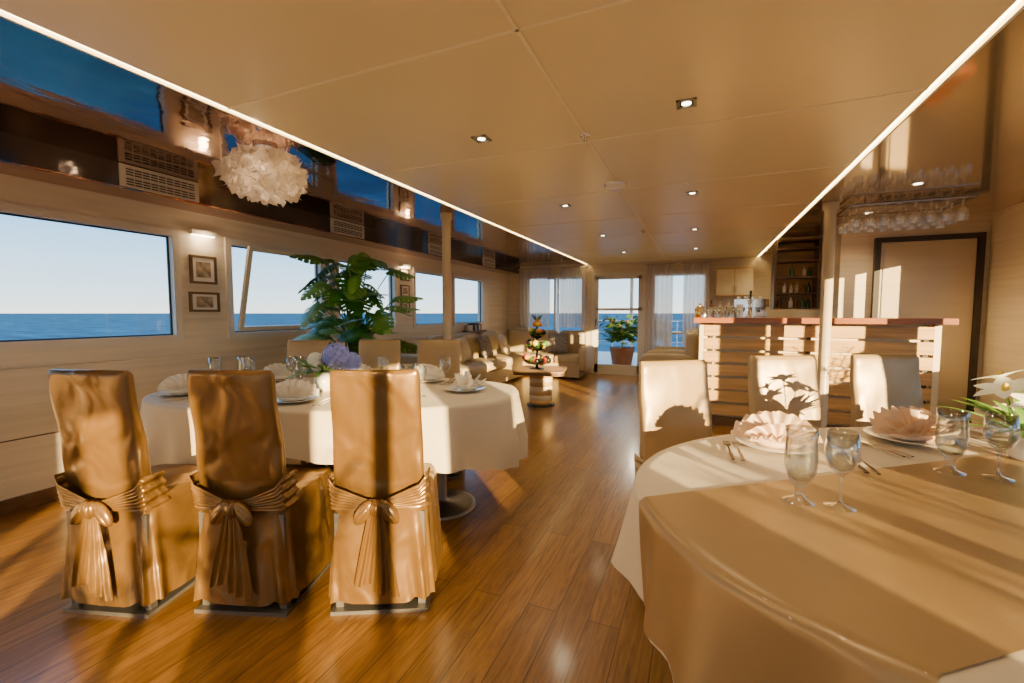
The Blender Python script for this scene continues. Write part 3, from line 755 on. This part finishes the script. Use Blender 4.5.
mb.box((.52,8.755,1.62),(.53,8.77,1.74),'steel'); mb.box((.57,8.755,1.62),(.58,8.77,1.74),'steel'); mb.obj('wall_cabinet')
mb=MB()
mb.box((.50,7.66,.96),(.93,7.98,1.0),'black'); mb.box((.50,7.74,1.0),(.93,7.98,1.44),'chrome'); mb.box((.48,7.62,1.34),(.95,7.98,1.46),'chrome')
for x in (.61,.82): mb.lathe([(.03,0),(.03,.05)],'steel',(x,7.68,1.29),16); mb.tube([(x,7.67,1.29),(x,7.56,1.27)],.010,'black')
mb.tube([(.91,7.62,1.38),(.92,7.60,1.23),(.91,7.6,1.14)],.005,'chrome')
for i in range(4): mb.lathe([(.02,0),(.03,.05),(.027,.05)],'white',(.56+i*.1,7.82,1.46),16)
mb.obj('coffee_machine')
mb=MB(); 
for i in range(8): mb.box((-3.91,7.05+i*.05,.93),(-3.80,7.09+i*.05,1.03+.02*(i%3)),random.choice(['red','brownw','cbot','black']))
mb.box((-3.91,6.9,.905),(-3.77,7.6,.93),'brownw')
mb.obj('books_on_ledge')
# ------------------------------------------------------------------ outside
mb=MB(); mb.box((-4.6,9.1,-.08),(4.4,14.5,-.02),'deck'); mb.obj('floor_aft_deck')
mb=MB(); mb.box((XR+.12,-7,-.08),(4.3,9.1,-.02),'deck'); mb.obj('floor_side_deck')
mb=MB(); mb.box((-4.6,9.1,2.35),(3.4,14.0,2.45),'slat')
for x in (-4.2,-1.9,.6,3.0):
    mb.cyl((x,13.6),.05,-.02,2.35,'white')
mb.obj('deck_canopy')
mb=MB()
mb.lathe([(.15,0),(.15,-.03),(.0001,-.04)],'lamp',n=24); o=mb.obj('added_deck_fill_lamp',(-1.3,10.3,2.35)); lamp_obj('lamp_bulb','POINT',(0,0,-.12),90,(1,.85,.62),o,.1)  # lamp added only to brighten the shaded shrubs under the canopy
mb=MB(); mb.box((XR+.12,-7,2.42),(3.3,9.1,2.48),'white'); mb.obj('added_sun_blocker')  # unseen roof, added and trimmed to limit the sun entering the room
mb=MB()
for z in (.35,.65,1.0): mb.tube([(-4.5,14.2,z),(3.3,14.2,z)],.02 if z>.9 else .012,'chrome')
for i in range(9): mb.tube([(-4.5+i*.97,14.2,-.02),(-4.5+i*.97,14.2,1.0)],.018,'chrome')
mb.obj('deck_railing')
mb=MB()
for z in (.35,.65,1.02): mb.tube([(4.2,-6.9,z),(4.2,9.0,z)],.02 if z>.9 else .012,'chrome')
for i in range(13): mb.tube([(4.2,-6.9+i*1.325,-.02),(4.2,-6.9+i*1.325,1.02)],.018,'chrome')
mb.obj('deck_railing')
def bush(x,y,s,fl=True):
    mb=MB(); mb.lathe([(.15*s,0),(.21*s,.33*s),(.22*s,.35*s),(.19*s,.35*s),(.0001,.33*s)],'pot',n=24)
    for i in range(260):
        a=random.uniform(0,6.28); e=random.uniform(-.2,1.3); r=random.uniform(.05,.33)*s
        p=(r*cos(a)*cos(e*.7),r*sin(a)*cos(e*.7),.5*s+r*sin(e)*1.3)
        simple_leaf(mb,p,(cos(a),sin(a),random.uniform(-.2,1)),(0,0,1) ,.15*s,.05*s,random.choice(['leaf2','leaf2','leaf2']))
        if fl and i%12==0: mb.ell(p,(.03,.03,.03),'orange')
    mb.tube([(0,0,.3*s),(0,0,.7*s)],.015,'stem')
    mb.obj('potted_shrub',(x,y,-.02))
bush(-1.65,10.4,1.35); bush(-1.1,11.5,1.3); bush(.0,11.3,1.2)
def palm(x,y,h,nf=12):
    mb=MB(); mb.lathe([(.15,0),(.20,.33),(.21,.36),(.18,.36),(.0001,.34)],'pot',n=24)
    for i in range(nf):
        a=i*2.4; L=h*random.uniform(.75,1.0); R=random.uniform(.25,.55); pts=[]
        for q in range(9):
            t=q/8; pts.append(Vector((R*cos(a)*t**1.5,R*sin(a)*t**1.5,.34+(L-.34)*(t-.28*t**3)*1.3)))
        mb.tube([tuple(p) for p in pts],.005,'stem',5)
        for q in range(2,9):
            for sg in (-1,1):
                d=(pts[q]-pts[q-1]).normalized(); s_=d.cross(Vector((0,0,1))); s_=s_.normalized() if s_.length>.01 else Vector((1,0,0))
                for w in (0,.5):
                    pp=pts[q-1]*(1-w)+pts[q]*w
                    simple_leaf(mb,tuple(pp),tuple(s_*sg+d*.6),(0,0,1),.20,.012,'leaf2',.35)
    mb.obj('potted_palm',(x,y,-.02))
palm(3.45,-1.85,1.85); palm(3.4,-5.4,2.0,9); palm(3.35,3.0,1.6,10); palm(3.4,-4.15,1.9,9)
mb=MB(); mb.box((-.9,12.2,.70),(.7,13.0,.74),'slat')
for x in (-.8,.6):
    for y in (12.3,12.9): mb.box((x-.03,y-.03,-.02),(x+.03,y+.03,.70),'slat')
mb.obj('deck_table')
m,nt,out=newmat('sea_water'); N=nt.nodes; L=nt.links
b=N.new('ShaderNodeBsdfDiffuse'); g=N.new('ShaderNodeBsdfGlossy'); g.inputs['Roughness'].default_value=.35; mx=N.new('ShaderNodeMixShader'); mx.inputs[0].default_value=.05
L.new(b.outputs[0],mx.inputs[1]); L.new(g.outputs[0],mx.inputs[2]); L.new(mx.outputs[0],out.inputs[0])
tc=N.new('ShaderNodeTexCoord'); mp=N.new('ShaderNodeMapping'); mp.inputs['Scale'].default_value=(.05,.35,1); mp.inputs['Rotation'].default_value=(0,0,1.2)
L.new(tc.outputs['Object'],mp.inputs[0]); n=N.new('ShaderNodeTexNoise'); n.inputs['Scale'].default_value=1; n.inputs['Detail'].default_value=10; n.inputs['Roughness'].default_value=.62
L.new(mp.outputs[0],n.inputs['Vector']); r=N.new('ShaderNodeValToRGB')
r.color_ramp.elements[0].position=.38; r.color_ramp.elements[0].color=(.006,.05,.13,1); r.color_ramp.elements[1].position=.66; r.color_ramp.elements[1].color=(.022,.15,.29,1)
L.new(n.outputs[0],r.inputs[0]); L.new(r.outputs[0],b.inputs['Color'])
M['sea']=m
mb=MB(); R=9000; mb.add([(-R,-R,-3),(R,-R,-3),(R,R,-3),(-R,R,-3)],[(0,1,2,3)],'sea'); mb.obj('sea_surface')
# ------------------------------------------------------------------ world & sun
w=bpy.data.worlds.new('sky'); scene.world=w; w.use_nodes=True; nt=w.node_tree; nt.nodes.clear(); N=nt.nodes; L=nt.links
o=N.new('ShaderNodeOutputWorld'); bg=N.new('ShaderNodeBackground'); L.new(bg.outputs[0],o.inputs[0])
tc=N.new('ShaderNodeTexCoord'); sx=N.new('ShaderNodeSeparateXYZ'); L.new(tc.outputs['Generated'],sx.inputs[0])
r=N.new('ShaderNodeValToRGB'); L.new(sx.outputs['Z'],r.inputs[0])
e=r.color_ramp.elements; e[0].position=0; e[0].color=(.84,.86,.82,1); e[1].position=1; e[1].color=(.30,.40,.58,1)
x=e.new(.04); x.color=(.60,.78,.90,1); x=e.new(.16); x.color=(.20,.52,.88,1); x=e.new(.35); x.color=(.14,.42,.82,1)
L.new(r.outputs[0],bg.inputs[0]); bg.inputs[1].default_value=3.0
sd=bpy.data.lights.new('sun','SUN'); sd.energy=33; sd.color=(1,.72,.34); sd.angle=math.radians(.4)
so=bpy.data.objects.new('sun',sd); scene.collection.objects.link(so); so.location=(20,-20,5)
el=math.radians(8.5); d=Vector((-.68*cos(el),.733*cos(el),-sin(el)))
so.rotation_euler=d.to_track_quat('-Z','Y').to_euler()
# ------------------------------------------------------------------ camera
cd=bpy.data.cameras.new('camera'); cd.sensor_width=36; cd.lens=440/1024*36; cd.clip_end=20000; cd.clip_start=.05
co=bpy.data.objects.new('camera',cd); scene.collection.objects.link(co); co.location=(0,0,1.25)
co.rotation_euler=(math.radians(90-3.7),0,math.radians(23.1)); scene.camera=co
